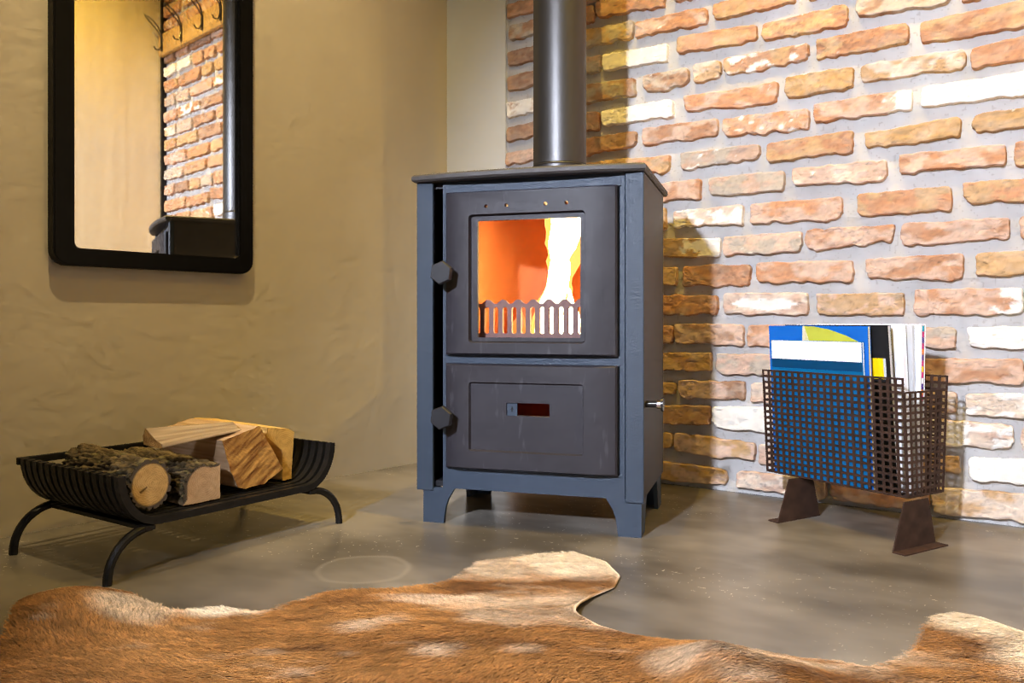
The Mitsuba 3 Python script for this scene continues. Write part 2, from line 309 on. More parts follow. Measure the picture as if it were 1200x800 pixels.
    dust = (.06 + .26 * st(.42, .75, meshkit.fbm(np.c_[V[:, 0] * 30, V[:, 1] * 60, np.full(len(V), seed * 7.7)], 4)))[:, None]
    C = C * (1 - dust) + np.array([.62, .56, .5]) * dust
    mesh = trimesh.Trimesh(pos, F, process=False)
    return mesh, np.clip(C, .01, .95)
zt_row = {1: 1440, 2: 1374, 3: 1296, 4: 1221, 5: 1142, 6: 1063, 7: 987, 8: 911, 9: 836, 10: 758, 11: 677, 12: 601, 13: 521, 14: 439, 15: 364, 16: 289, 17: 217, 18: 140, 19: 64}
rowb = {}
for t_ in BRICKS.split(';'):
    t_ = t_.strip()
    if t_:
        a_ = t_.split(',')
        v_ = [int(x) for x in a_[2:]]
        rowb.setdefault(int(a_[0]), []).append((v_[0], v_[1], v_[2], v_[3], v_[4], v_[5], a_[1], True))
XR = 428
rr = random.Random(3)
for r_ in range(1, -15, -1):
    zt_row.setdefault(r_, 1440 + round(76.5 * (1 - r_)))
common = ['o', 'b', 't', 'po', 'ob', 'pb', 'o', 'to', 'wo', 'br', 'ow', 'gp', 'w', 'ot', 'tl']
for r_ in sorted(zt_row, reverse=True):
    zt = zt_row[r_]
    lst = rowb.setdefault(r_, [])
    hgt_ = 52
    def fill(a, b):
        x = a
        while b - x > 70:
            L_ = rr.choice([212, 216, 208, 220, 105]) if b - x > 330 else (b - x if b - x < 245 else (b - x) // 2)
            e_ = min(x + L_, b)
            j = [rr.randint(-4, 4) for _ in range(4)]
            lst.append((x, e_, zt + j[0], zt + j[1], zt - hgt_ + j[2], zt - hgt_ + j[3], rr.choice(common), -520 < x))
            x = e_ + rr.randint(16, 28)
    lst.sort()
    if lst:
        fill(-1522 + rr.randint(0, 4), lst[0][0] - 22)
        last = max(q[1] for q in lst)
        fill(last + 22, XR)
    else:
        fill(-1522 + (0 if r_ % 2 else -0) + rr.randint(0, 3), XR)
nb, rest = 0, []
for r_ in sorted(rowb, reverse=True):
    for i_, q in enumerate(sorted(rowb[r_])):
        nb += 1
        me, co = brick(q[0] / 1e3, q[1] / 1e3, q[2] / 1e3, q[3] / 1e3, q[4] / 1e3, q[5] / 1e3, q[6], nb, q[7])
        if zt_row[r_] > 2330:
            rest.append((me, co))
        else:
            put('wall_back__brick', me, 'm_brick', True, color=co)
if rest:
    put('wall_back__upper_brick', trimesh.util.concatenate([m for m, c in rest]), 'm_brick', True, color=np.concatenate([c for m, c in rest]), kind='stuff')

# ------------------------------------------------------------------ stove; local x across its front, y to its back, z up
SO, SX, SY = np.array([-1.2445, -0.7071, 0.0]), np.array([0.9491, 0.3149, 0]), np.array([-0.3149, 0.9491, 0])
MS = frame(SO, SX, SY)
S = 'wood_stove'
labels[S] = {'label': 'blue grey cast iron wood stove with a glazed fire door and an ash door below', 'category': 'stove'}
def sp(name, mesh, mat, smooth=30, label=None):
    return put(name, mesh, mat, smooth, label, M=MS)
paint, door, dark = 'm_stove_paint', 'm_stove_door', 'm_stove_dark'
# shell
sp(S + '__side_panel', tm(box(.483, .4945, .006, .335, .080, .7605, .0015)), 'm_side')
sp(S + '__side_panel', tm(box(-.0135, -.002, .006, .335, .080, .7605, .0015)), 'm_side')
sp(S + '__back_panel', tm(box(-.002, .483, .322, .335, .080, .7605)), 'm_side')
sp(S + '__base_panel', tm(box(-.002, .483, .012, .322, .080, .092)), dark)
sp(S + '__roof_panel', tm(box(-.002, .483, .012, .322, .748, .760)), dark)
# front: two pillars and the frame that the doors hang in
sp(S + '__front_pillar', tm(box(.4565, .4950, -.006, .006, .0725, .7605, .0015)), paint)
sp(S + '__front_pillar', tm(box(-.0138, .0252, -.006, .006, .0725, .7605, .0015)), paint)
fr = box(.047, .4548, .000, .012, .0785, .7605) - box(.104, .392, -.01, .02, .392, .712) - box(.186, .312, -.01, .02, .232, .290)
fr = fr - box(.4418, .4478, -.01, .006, .127, .3575) - box(.4418, .4478, -.01, .006, .3765, .7345)
sp(S + '__front_frame', tm(fr), paint)
sp(S + '__slot_backing', tm(box(.0252, .047, .060, .064, .080, .7480)), 'm_black')
# top plate, its front edge bowed
P = []
for x in np.linspace(-.021, .5015, 17):
    u = (x - .24) / .2612
    P.append((x, -.018 - .022 * max(0, 1 - abs(u) ** 2.4)))
P = P + [(.5015, .372), (-.021, .372)]
P = np.array(P)
cen = np.array([.24, .17])
ins = cen + (P - cen) * [.984, .979]
TP = m3.Manifold.batch_boolean([hull(np.vstack([np.c_[ins, np.full(len(P), .7605)], np.c_[P, np.full(len(P), .7645)], np.c_[P, np.full(len(P), .7725)], np.c_[ins, np.full(len(P), .7765)]]))], m3.OpType.Add)
scene['m_plate'] = pr([0.048, 0.044, 0.044], 0.5, bump=spk)
sp(S + '__top_plate', tm(TP), 'm_plate')
# legs: front face plate with a curved inner edge, and a side cheek
def leg(x, sgn, y, ys):
    q = [(0, 0), (.0488, 0), (.050, .012), (.0535, .036), (.060, .055), (.068, .068), (.0745, .0785), (0, .0785)]
    a = rot(extrude(Polygon(q), .010), 'y')
    v = a.vertices.copy(); v[:, 0] = x + sgn * v[:, 0]; v[:, 1] = y + ys * v[:, 1]
    a = trimesh.Trimesh(v, a.faces, process=False); a.fix_normals()
    q2 = [(0, 0), (.046, 0), (.048, .012), (.055, .040), (.066, .062), (.082, .0795), (0, .0795)]
    b = rot(extrude(Polygon(q2), .010), 'x')
    v = b.vertices.copy(); v[:, 0] = x + sgn * (v[:, 0] + .0004); v[:, 1] = y + ys * (v[:, 1] + .0102)
    b = trimesh.Trimesh(v, b.faces, process=False); b.fix_normals()
    return cat([a, b])
for x, sg in ((.0, 1), (.4894, -1)):
    sp(S + '__leg', leg(x, sg, .0, 1), paint)
for x, sg in ((.0, 1), (.4894, -1)):
    sp(S + '__leg', leg(x, sg, .335, -1), paint)
# doors: bowed castings with sloping flanks
def casting(z0, z1):
    pts = []
    for z, g in ((z0, 0.0), (z1, 0.0)):
        for x, y in ((.0585, -.0005), (.4405, -.0005), (.0585, -.010), (.4405, -.010)):
            pts.append((x, y, z))
    i = .004
    for x, y in ((.0620, -.0145), (.0895, -.0245), (.3935, -.0245), (.4370, -.0145)):
        pts += [(x, y, z0 + i), (x, y, z1 - i)]
    return hull(pts)
def dent(x0, x1, z0, z1, y0, y1, r=.008, dr_=.003):
    a, b = rrect(x0, x1, z0, z1, r), rrect(x0 + dr_, x1 - dr_, z0 + dr_, z1 - dr_, max(r - dr_, .001))
    return hull([(x, y0 - .01, z) for x, z in a] + [(x, y0, z) for x, z in a] + [(x, y1, z) for x, z in b])
FD = S + '__fire_door'
D = casting(.3765, .7345)
D = D - dent(.1165, .3755, .4035, .6825, -.0245, -.0125)
D = D - hull([(x, y, z) for y in (-.05, .02) for x, z in rrect(.1300, .3700, .4095, .6745, .006)])
for hx, hz in ((.1568, .6995), (.2033, .6995), (.2899, .6995), (.3355, .6995)):
    D = D - cyl(.0042, .08, 20).rotate([90, 0, 0]).translate([hx, .03, hz])
sp(FD, tm(D), door)
ring = hull([(x, y, z) for y in (-.0165, -.0085) for x, z in rrect(.1245, .3735, .4065, .6775, .007)]) - hull([(x, y, z) for y in (-.03, .02) for x, z in rrect(.1350, .3640, .4150, .6690, .003)])
sp(FD + '__glass_frame', tm(ring), door)
put(FD + '__glass_pane', trimesh.Trimesh([[.1345, -.010, .4145], [.3645, -.010, .4145], [.3645, -.010, .6695], [.1345, -.010, .6695]], [[0, 1, 2], [0, 2, 3]], process=False), 'm_glass', False, 'clear glass pane in front of the flames', M=MS)
AD = S + '__ash_door'
D = casting(.1270, .3575)
D = D - dent(.1170, .3715, .1680, .3180, -.0245, -.0165, .005, .0025)
slot = hull([(x, y, z) for y in (-.05, .02) for x, z in rrect(.2005, .2968, .2462, .2745, .002)])
sp(AD, tm(D - slot), door)
SL = sp(AD + '__air_slider', tm(box(.2010, .2235, -.0110, -.0070, .2445, .2765)), paint)
# the small pierced mark on the slider: a pointed arrowhead over a short stem
mk = Polygon([(-.0036, -.001), (0, .0062), (.0036, -.001), (.0012, -.0005), (.0016, -.0055), (-.0016, -.0055), (-.0012, -.0005)])
mkm = rot(extrude(mk, .0006), 'y'); mkm.apply_translation([.2122, -.0117, .2600])
sp(AD + '__slider_mark', mkm, 'm_black', False)
def knob(cx, cz):
    q = []
    for k in range(6):
        a = math.radians(60 * k + 22)
        q.append((math.cos(a), math.sin(a)))
    R = .0262
    body = hull([(cx + R * .9 * a, -.047, cz + R * .9 * b) for a, b in q] + [(cx + R * a, -.052, cz + R * b) for a, b in q] + [(cx + R * a, -.062, cz + R * b) for a, b in q] + [(cx + R * .90 * a, -.0655, cz + R * .90 * b) for a, b in q])
    stem = cyl(.009, .040, 20).rotate([90, 0, 0]).translate([cx, -.008, cz])
    return body, stem
for par, cx, cz in ((FD, .0672, .5548), (AD, .0672, .2420)):
    b_, s_ = knob(cx, cz)
    sp(par + '__knob', cat([b_, s_]), 'm_stove_dark', 25, 'hexagonal dark door knob')
# fire box, ash box
arc = [(.248 + .146 * math.cos(a), .100 + .188 * max(0, math.sin(a)) ** .8) for a in np.linspace(0, math.pi, 25)]
arc2 = [(.248 + .158 * math.cos(a), .100 + .200 * max(0, math.sin(a)) ** .8) for a in np.linspace(0, math.pi, 25)]
shell_ = extrude(Polygon([(.406, .013)] + arc2 + [(.090, .013), (.102, .013)] + arc[::-1] + [(.394, .013)]), .355)
shell_.apply_translation([0, 0, .380])
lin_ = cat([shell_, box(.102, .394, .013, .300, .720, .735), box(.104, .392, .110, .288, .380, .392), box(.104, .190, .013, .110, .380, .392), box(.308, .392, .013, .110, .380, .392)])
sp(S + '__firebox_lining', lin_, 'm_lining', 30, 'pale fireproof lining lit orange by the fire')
ash = cat([box(.150, .158, .013, .200, .20, .379), box(.340, .348, .013, .200, .20, .379), box(.158, .340, .192, .200, .20, .379), box(.158, .340, .013, .192, .20, .208), box(.158, .340, .112, .192, .371, .379)])
sp(S + '__ash_box', ash, 'm_rust_box', False, 'dark red ash space behind the slot')
gp_ = [(.108, .396)]
gp_ += [(.388, .396), (.388, .489)]
n_ = 8
xs = np.linspace(.388, .108, n_ * 8 + 1)
sc = [(x, .4935 + .0055 * math.tanh(1.3 * math.cos((x - .108) / .280 * 2 * math.pi * n_))) for x in xs]
gp_ = Polygon(gp_ + sc + [(.108, .489)])
for k in range(13):
    cx = .1190 + .02125 * k
    gp_ = gp_.difference(Polygon([(a, b) for a, b in rrect(cx - .0056, cx + .0056, .4225, .4815, .0050)]))
gr = rot(extrude(gp_, .010), 'y'); gr.apply_translation([0, .030, 0])
sp(S + '__fire_grate', gr, 'm_grate', 30, 'slotted retainer with a scalloped top in front of the fire')
# air lever on the side
lv = cyl(.0072, .024, 20).rotate([0, 90, 0]).translate([.4945, .030, .276])
LV = sp(S + '__air_lever', cat([lv + cyl(.0148, .0045, 24).rotate([0, 90, 0]).translate([.5270, .030, .276])]), 'm_black', 30)
sp(LV + '__collar', tm(cyl(.0098, .0085, 24).rotate([0, 90, 0]).translate([.5185, .030, .276])), 'm_chrome', 30, 'bright chrome collar near the end of the lever')

# fire inside the stove
labels['fire'] = {'label': 'bright orange and white flames burning behind the stove glass', 'category': 'fire'}
def flame(path, radii, seed, n=20, flat=.55):
    p = np.array(path, float)
    k = 26
    t = np.linspace(0, 1, k)
    tt = np.linspace(0, 1, len(p))
    q = np.stack([np.interp(t, tt, p[:, j]) for j in range(3)], 1)
    for j in range(3):
        q[:, j] = np.convolve(np.pad(q[:, j], 2, mode='edge'), np.ones(5) / 5, 'valid')
    r = np.interp(t, np.linspace(0, 1, len(radii)), radii)
    a = np.arange(n) * 2 * np.pi / n
    V = np.stack([q[:, None, 0] + r[:, None] * np.cos(a), q[:, None, 1] + flat * r[:, None] * np.sin(a), np.repeat(q[:, 2:3], n, 1)], -1).reshape(-1, 3)
    w = meshkit.fbm(V * [45, 45, 22] + seed * 9, 3) - .5
    w2 = meshkit.fbm(V * [45, 45, 22] + seed * 9 + 50, 3) - .5
    V[:, 0] += .026 * w * np.repeat(np.minimum(r / .02, 1), n); V[:, 1] += .014 * w2 * np.repeat(np.minimum(r / .02, 1), n)
    F = []
    for i in range(k - 1):
        for j in range(n):
            b, c = i * n + j, i * n + (j + 1) % n
            F += [[b, c, c + n], [b, c + n, b + n]]
    m = trimesh.Trimesh(V, F, process=False)
    return m
def fire(path, radii, seed, col):
    k = put('fire__flame', flame(path, radii, seed), 'm_black', True, M=MS)
    scene[k]['emitter'] = {'type': 'area', 'radiance': rgb(col), 'sampling_weight': 0.3}
HOT, MID, LOW = FIRE
fire([(.256, .150, .395), (.258, .150, .44), (.262, .150, .49), (.274, .155, .545), (.280, .160, .60), (.294, .160, .66), (.304, .160, .716)], [.030, .036, .034, .023, .031, .043, .054], 1, HOT)
fire([(.300, .150, .395), (.304, .150, .44), (.302, .155, .49), (.300, .155, .53)], [.020, .024, .016, .001], 2, HOT)
fire([(.256, .165, .395), (.259, .165, .44), (.264, .165, .49), (.276, .170, .545), (.283, .175, .60), (.296, .175, .66), (.306, .175, .716)], [.040, .047, .044, .031, .040, .053, .066], 3, MID)
fire([(.215, .185, .395), (.215, .185, .43), (.220, .19, .47), (.226, .19, .51)], [.024, .024, .016, .001], 4, MID)
fire([(.170, .200, .395), (.170, .200, .42), (.166, .200, .45), (.172, .200, .475)], [.026, .024, .015, .001], 5, LOW)
fire([(.335, .185, .395), (.335, .185, .44), (.338, .19, .49), (.334, .19, .56)], [.026, .026, .020, .001], 6, LOW)

# flue pipe on the stove
FP = 'flue_pipe'
labels[FP] = {'label': 'matt dark grey round flue pipe rising from the stove top to the ceiling', 'category': 'pipe'}
PX, PY, PRd = -1.0865, -.383, .0650
def pp(name, m, mat='m_pipe', label=None):
    m = tm(m); m.apply_translation([PX, PY, 0])
    return put(name, m, mat, 40, label)
pp(FP + '__lower_sleeve', cyl(PRd + .0012, .052, 64).translate([0, 0, .7768]))
pp(FP + '__pipe', cyl(PRd, 1.0, 64).translate([0, 0, .832]))
pp(FP + '__pipe', cyl(PRd, CEIL - 1.84, 64).translate([0, 0, 1.838]))
for z in (.8285, 1.832, 1.745):
    tor = m3.Manifold.revolve(m3.CrossSection([[(PRd - .003 + .0055 * math.cos(a), .0032 * math.sin(a)) for a in np.linspace(0, 2 * math.pi, 14, endpoint=False)]]), 64).translate([0, 0, z])
    pp(FP + '__joint_ring', tor)

# ------------------------------------------------------------------ mirror on the left wall (local x along wall, y up, z into the room)
MI = 'wall_mirror'
labels[MI] = {'label': 'tall mirror in a black frame with rounded corners hung on the beige wall', 'category': 'mirror'}
fo, fi_ = Polygon(rrect(.093, .581, .5720, 2.02, .034, 10)), Polygon(rrect(.1375, .5420, .6105, 1.98, .014, 8))
ring = extrude(fo.difference(fi_), .026)
ring2 = extrude(fo.buffer(-.0035).difference(fi_.buffer(.002)), .0022); ring2.apply_translation([0, 0, .026])
put(MI + '__frame', cat([ring, ring2]), 'm_frame', 30, M=ML, label='black frame with rounded corners')
gl = extrude(fi_.buffer(.003), .003); gl.apply_translation([0, 0, .012])
put(MI + '__mirror_glass', gl, 'm_mirror', False, M=ML, label='clear reflecting glass')

# coat rack on the brick wall, right of the frame, seen in the mirror
CR = 'coat_rack'
labels[CR] = {'label': 'wooden coat rack board with black wire hooks, seen reflected in the mirror', 'category': 'coat rack'}
put(CR + '__board', tm(box(-.42, .430, -.030, -.006, 1.795, 1.905, .003)), 'm_wood_gold', 30)
for hx in (.385, .165, -.055, -.235):
    a = np.linspace(0, 1, 15)
    up_ = [(hx + .016 * math.sin(2 * math.pi * u), -.032 - .085 * (1 - math.cos(math.pi * min(1, 2 * min(u, 1 - u)) )) / 2 * 1.0, 1.870 + .105 * math.sin(math.pi * u) ) for u in a]
    dn = [(hx, -.032, 1.870), (hx, -.036, 1.840), (hx, -.046, 1.818), (hx, -.062, 1.816), (hx, -.072, 1.830)]
    put(CR + '__hook', cat([tube(up_, .0030), tube(dn, .0034), tm(box(hx - .008, hx + .008, -.036, -.0302, 1.815, 1.880, .001))]), 'm_black', 30)

# ------------------------------------------------------------------ firewood rack; local x along the rack (world +y), local y to the wall (world -x)
RO, RX, RY = np.array([-1.368, -1.3607, 0.0]), np.array([-.0141, .9999, 0]), np.array([-.9999, -.0141, 0])
MR = frame(RO, RX, RY)
FRK = 'firewood_rack'
labels[FRK] = {'label': 'low black wrought iron firewood cradle on curved feet by the beige wall', 'category': 'firewood rack'}
ARC = [(.0205 + .0725 * (1 - math.cos(a)) , .183 - .0880 * math.sin(a)) for a in np.linspace(0, math.pi / 2, 9)]
prof = ARC + [(x, .095) for x in (.14, .25, .37)] + [(.5265 - x, z) for x, z in ARC[::-1]]
for i in range(15):
    y = .010 + .0236 * i
    # flat bar: quads swept with a fixed side direction
    p2 = np.array(prof); tg = np.gradient(p2, axis=0); tg /= np.linalg.norm(tg, axis=1, keepdims=True)
    nn = np.stack([-tg[:, 1], tg[:, 0]], 1)
    o_, i_ = p2 - nn * .0068, p2 + nn * .0068
    poly = Polygon(np.vstack([o_, i_[::-1]]))
    b = rot(extrude(poly, .0145), 'y'); b.apply_translation([0, y - .007, 0])
    put(FRK + '__bar', b, 'm_iron', 40, M=MR)
put(FRK + '__back_rail', tm(box(.012, .514, .3520, .3600, .1700, .1840, .001)), 'm_iron', 30, M=MR)
for x in (.075, .452):
    put(FRK + '__cross_bar', tm(box(x - .010, x + .010, .004, .352, .0800, .0880, .001)), 'm_iron', 30, M=MR)
for y in (.012, .345):
    for x0, sg in ((.0, 1), (.533, -1)):
        pts = [(x0 + sg * (.082 * (1 - math.cos(a)) ** 1.0), y, .0855 * math.sin(a) ** .9 if a > 0 else 0) for a in np.linspace(0, math.pi / 2, 12)]
        put(FRK + '__leg', tube(pts, .0078, 8, up=(0, 1, 0)), 'm_iron', 40, M=MR)

# logs: sections in (along rack, height), laid across the bars
def log(name, sec, d0, d1, label, bark, end_cols, M=MR, lean=0.0, side_cols=None, shrink=1.0, rough=.003, seed=1, yaw=0.0):
    """sec: section corners with a flag per edge; bark(i) tells whether edge i is bark."""
    sec = np.array(sec, float)
    n = len(sec)
    per, flag = [], []
    for i in range(n):
        a, b = sec[i], sec[(i + 1) % n]
        m = max(2, int(np.linalg.norm(b - a) / .004))
        for k in range(m):
            per.append(a + (b - a) * k / m); flag.append(bark(i))
    per, flag = np.array(per), np.array(flag)
    c = per.mean(0)
    N, K = len(per), 46
    V, C = [], []
    dd = np.linspace(d0, d1, K)
    rs = np.random.RandomState(seed)
    wood_a, wood_b = (np.array(q) for q in (side_cols or end_cols))
    dirs = (per - c) / np.linalg.norm(per - c, axis=1, keepdims=True)
    for i, d in enumerate(dd):
        u = i / (K - 1)
        q = c + (per - c) * (1 + (shrink - 1) * u)
        P3 = np.c_[q[:, 0] + yaw * (d - d0), np.full(N, d), q[:, 1] + lean * (d - d0)]
        g = np.c_[per[:, 0] * 75, np.full(N, d * 34), per[:, 1] * 75] + seed * 11
        g = g * [1.7, 1.6, 1.7]
        cr = np.clip((meshkit.fbm(g, 4) - .5) * 1.7 + .5, 0, 1)
        crk = np.abs(meshkit.fbm(g * 1.15 + 40, 3) - .5) * 2
        disp = np.where(flag, .0065 * (cr - .55) - .006 * np.clip(.20 - crk, 0, .2) / .2, rough * (meshkit.fbm(np.c_[per[:, 0] * 160, np.full(N, d * 7), per[:, 1] * 160] + seed, 3) - .5))
        P3[:, 0] += dirs[:, 0] * disp; P3[:, 2] += dirs[:, 1] * disp
        V.append(P3)
        t = cr[:, None]
        bk = np.array([.020, .012, .006]) * (1 - t) + np.array([.27, .20, .105]) * t
        lich = np.clip((meshkit.fbm(g * .8 + 90, 3) - .56) / .12, 0, 1)[:, None]
        bk = bk * (1 - .55 * lich) + np.array([.24, .21, .09]) * .55 * lich
        bk = bk * np.where(crk < .16, .35, 1)[:, None]
        gw = meshkit.fbm(np.c_[per[:, 0] * 220, np.full(N, d * 9), per[:, 1] * 220] + seed * 3, 3)[:, None]
        gw = np.clip((gw - .5) * 2.2 + .5, 0, 1)
        wd = wood_a * (1 - gw) + wood_b * gw
        C.append(np.where(flag[:, None], bk, wd))
    V, C = np.concatenate(V), np.concatenate(C)
    F = []
    for i in range(K - 1):
        a = i * N + np.arange(N); b = i * N + (np.arange(N) + 1) % N
        F += [np.stack([a, b, b + N], 1), np.stack([a, b + N, a + N], 1)]
    side = trimesh.Trimesh(V, np.concatenate(F), process=False)
    put(name + '__side', side, 'm_vertex_rough', True, color=np.clip(C, .005, .9), M=M)
    # sawn ends: rings toward the pith
    for which, off in ((0, 0), (K - 1, 0)):
        rim = V[which * N:(which + 1) * N]
        cc = rim.mean(0)
        pith = cc + np.array([.004, 0, .003])
        rings_ = np.linspace(0, 1, 22)
        EV, EC = [], []
        ea, eb = (np.array(q) for q in end_cols)
        for w in rings_:
            base = np.c_[(c + (per - c) * (shrink if which else 1))[:, 0] + (yaw * (d1 - d0) if which else 0), rim[:, 1], (c + (per - c) * (shrink if which else 1))[:, 1] + (lean * (d1 - d0) if which else 0)]
            base = np.where(flag[:, None], cc + (base - cc) * .90, rim)
            q = rim.copy() if w == 0 else base * (1 - w) + pith * w
            nn_ = meshkit.fbm(q * 110 + seed * 5, 4)
            q[:, 1] += (-1 if which == 0 else 1) * (.0008 + .0035 * (nn_ - .5) * (1 if rough > .004 else .35))
            rad = (1 - w) * np.linalg.norm(rim - pith, axis=1)
            ringn = .5 + .5 * np.sin(rad * 1500 + 6 * meshkit.fbm(q * 60, 2))
            m = np.clip(.55 * nn_ + .25 * ringn + .25 * meshkit.fbm(q * [35, 35, 14] + 3 * seed, 3), 0, 1)[:, None]
            m = np.clip((m - .48) * 2.3 + .5, 0, 1)
            if rough > .004:      # torn face: dark slanting fibres, flaky below
                fu, fv = q[:, 0] * .80 + q[:, 2] * .60, -q[:, 0] * .60 + q[:, 2] * .80
                fib = meshkit.fbm(np.c_[fu * 26, fv * 210, np.full(len(q), seed)], 3)[:, None]
                m = np.clip(.25 + 1.6 * (fib - .38) * (.6 + .8 * m), 0, 1)
            col = ea * (1 - m) + eb * m
            if w < .05:
                col = np.where(flag[:, None], np.array([.055, .04, .028]) + .05 * nn_[:, None], col)
            elif w < .10:
                col = np.where(flag[:, None], col * .55, col)
            ang = np.arctan2(q[:, 2] - pith[2], q[:, 0] - pith[0])
            crack = np.exp(-((ang + 2.6) / .10) ** 2) * (w < .75) * (w > .35) * (bark(0) * 1.0)
            col = col * (1 - .85 * crack)[:, None]
            EV.append(q); EC.append(col)
        EV, EC = np.concatenate(EV), np.concatenate(EC)
        F = []
        for i in range(len(rings_) - 1):
            a = i * N + np.arange(N); b = i * N + (np.arange(N) + 1) % N
            f1, f2 = np.stack([a, b, b + N], 1), np.stack([a, b + N, a + N], 1)
            F += [f1, f2]
        F = np.concatenate(F)
        if which:
            F = F[:, ::-1]
        put(name + '__cut_end', trimesh.Trimesh(EV, F[:, ::-1], process=False), 'm_vertex', True, color=np.clip(EC, .005, .95), M=M)
    labels[name] = {'label': label, 'category': 'log'}
circ = lambda cx, cz, rx, rz, a0, a1, n: [(cx + rx * math.cos(math.radians(a)), cz + rz * math.sin(math.radians(a))) for a in np.linspace(a0, a1, n)]
WOODS = dict(pale=((.34, .19, .055), (.62, .43, .19)), ochre=((.34, .18, .04), (.60, .38, .11)), pink=((.36, .225, .12), (.56, .40, .25)), orange=((.16, .06, .014), (.62, .35, .10)), light=((.42, .25, .06), (.68, .46, .17)))
log('firewood_log', circ(.0910, .1550, .0430, .0460, 0, 352, 46), .032, .265, 'round barked log with a yellow sawn end, nearest the left end of the firewood cradle', lambda i: True, WOODS['pale'], lean=.04, seed=3)
s2 = [(.2380, .1050), (.2380, .1740)] + circ(.200, .134, .042, .0445, 62, 180, 16) + [(.158, .105)]
log('firewood_log_001', s2, .032, .270, 'half round barked log with a flat pinkish end, second from left in the cradle', lambda i: 1 <= i < 18, WOODS['pink'], lean=.05, seed=5, side_cols=WOODS['pink'])
s3 = [(.294, .1130), (.311, .1090), (.358, .1125), (.4070, .1360), (.3460, .2330), (.2560, .2130), (.276, .150)]
log('firewood_log_002', s3, .050, .285, 'orange split log with a rough torn face, tilted in the middle of the cradle', lambda i: False, WOODS['orange'], lean=.004, seed=7, side_cols=WOODS['pink'], rough=.006)
s4 = [(-.112, .2170), (-.066, .2130), (-.050, .2150), (-.054, .2220), (-.074, .2280), (-.094, .2400), (-.106, .2480), (-.115, .2330)]
M4 = frame(RO, -RY, RX)
log('firewood_log_003', s4, .128, .315, 'thin curved grey brown split of wood lying on top of the other logs', lambda i: False, WOODS['orange'], M=M4, lean=.03, seed=9, side_cols=((.22, .155, .10), (.52, .41, .28)), shrink=.5)
s5 = [(.424, .1055), (.4480, .1055), (.4560, .2080), (.4420, .2160), (.3850, .2240), (.382, .205), (.424, .170)]
log('firewood_log_004', s5, .072, .330, 'pale yellow squared log standing highest at the right end of the cradle', lambda i: False, WOODS['ochre'], lean=.02, seed=12, side_cols=WOODS['light'])

# ------------------------------------------------------------------ magazine rack; local x along it, y to its back, z up
GO, GX = np.array([-.6487, -.1601, 0.0]), np.array([.9207, -.3903, 0])
GY = np.array([.3903, .9207, 0])
MG = frame(GO, GX, GY)
MR_ = 'magazine_rack'
labels[MR_] = {'label': 'rusty brown perforated metal magazine rack on two splayed sheet feet by the brick wall', 'category': 'magazine rack'}
def perf(corners, nc, nr, thick=.0012, bar=.37, edge=.9):
    """A perforated sheet over the quad (u0v0, u1v0, u1v1, u0v1)."""
    c = np.array(corners, float)
    def lines(n):
        L, x = [0.0], edge * bar
        tot = n + (n - 1) * bar / (1 - bar) * 1.0
        hole = 1.0; br_ = bar / (1 - bar)
        L = [0.0]; x = br_ * .75
        for k in range(n):
            L += [x, x + hole]; x += hole + br_
        L.append(x - br_ + br_ * .75)
        return np.array(L) / L[-1]
    U, W = lines(nc), lines(nr)
    nx, ny = len(U), len(W)
    uu, ww = np.meshgrid(U, W)
    uu, ww = uu.ravel()[:, None], ww.ravel()[:, None]
    P = c[0] * (1 - uu) * (1 - ww) + c[1] * uu * (1 - ww) + c[2] * uu * ww + c[3] * (1 - uu) * ww
    n = np.cross(c[1] - c[0], c[3] - c[0]); n /= np.linalg.norm(n)
    V = np.vstack([P + n * thick / 2, P - n * thick / 2])
    off = len(P)
    solid = lambda i, j: 0 <= i < nx - 1 and 0 <= j < ny - 1 and not (i % 2 == 1 and j % 2 == 1)
    F = []
    id_ = lambda i, j: j * nx + i
    for j in range(ny - 1):
        for i in range(nx - 1):
            if not solid(i, j):
                continue
            a, b, d, e = id_(i, j), id_(i + 1, j), id_(i + 1, j + 1), id_(i, j + 1)
            F += [[a, b, d], [a, d, e], [a + off, d + off, b + off], [a + off, e + off, d + off]]
            for (p, q), (di, dj) in (((a, b), (0, -1)), ((b, d), (1, 0)), ((d, e), (0, 1)), ((e, a), (-1, 0))):
                if not solid(i + di, j + dj):
                    F += [[p, p + off, q + off], [p, q + off, q]]
    return trimesh.Trimesh(V, F, process=False)
W_, ZB, ZT, FLR = .1235, .0955, .3370, .0150
LL = .3605
A_, B_, C_, D_ = (0, 0, ZB), (LL, 0, ZB), (LL, W_, ZB), (0, W_, ZB)
At, Bt, Ct, Dt = (0, -FLR, ZT), (LL, -FLR, ZT), (LL, W_ + FLR, ZT), (0, W_ + FLR, ZT)
put(MR_ + '__front_panel', perf([A_, B_, Bt, At], 21, 17), 'm_rust', M=MG)
put(MR_ + '__back_panel', perf([D_, C_, Ct, Dt], 21, 17), 'm_rust', M=MG)
zc = .309; fz = (zc - ZB) / (ZT - ZB) * FLR
for x in (0.0012, LL - .0012):
    put(MR_ + '__end_panel', perf([(x, .001, ZB), (x, W_ - .001, ZB), (x, W_ + fz - .001, zc), (x, -fz + .001, zc)], 8, 15), 'm_rust', M=MG)
put(MR_ + '__bottom_panel', tm(box(.002, LL - .002, .002, W_ - .002, ZB - .001, ZB + .0015)), 'm_rust', M=MG)
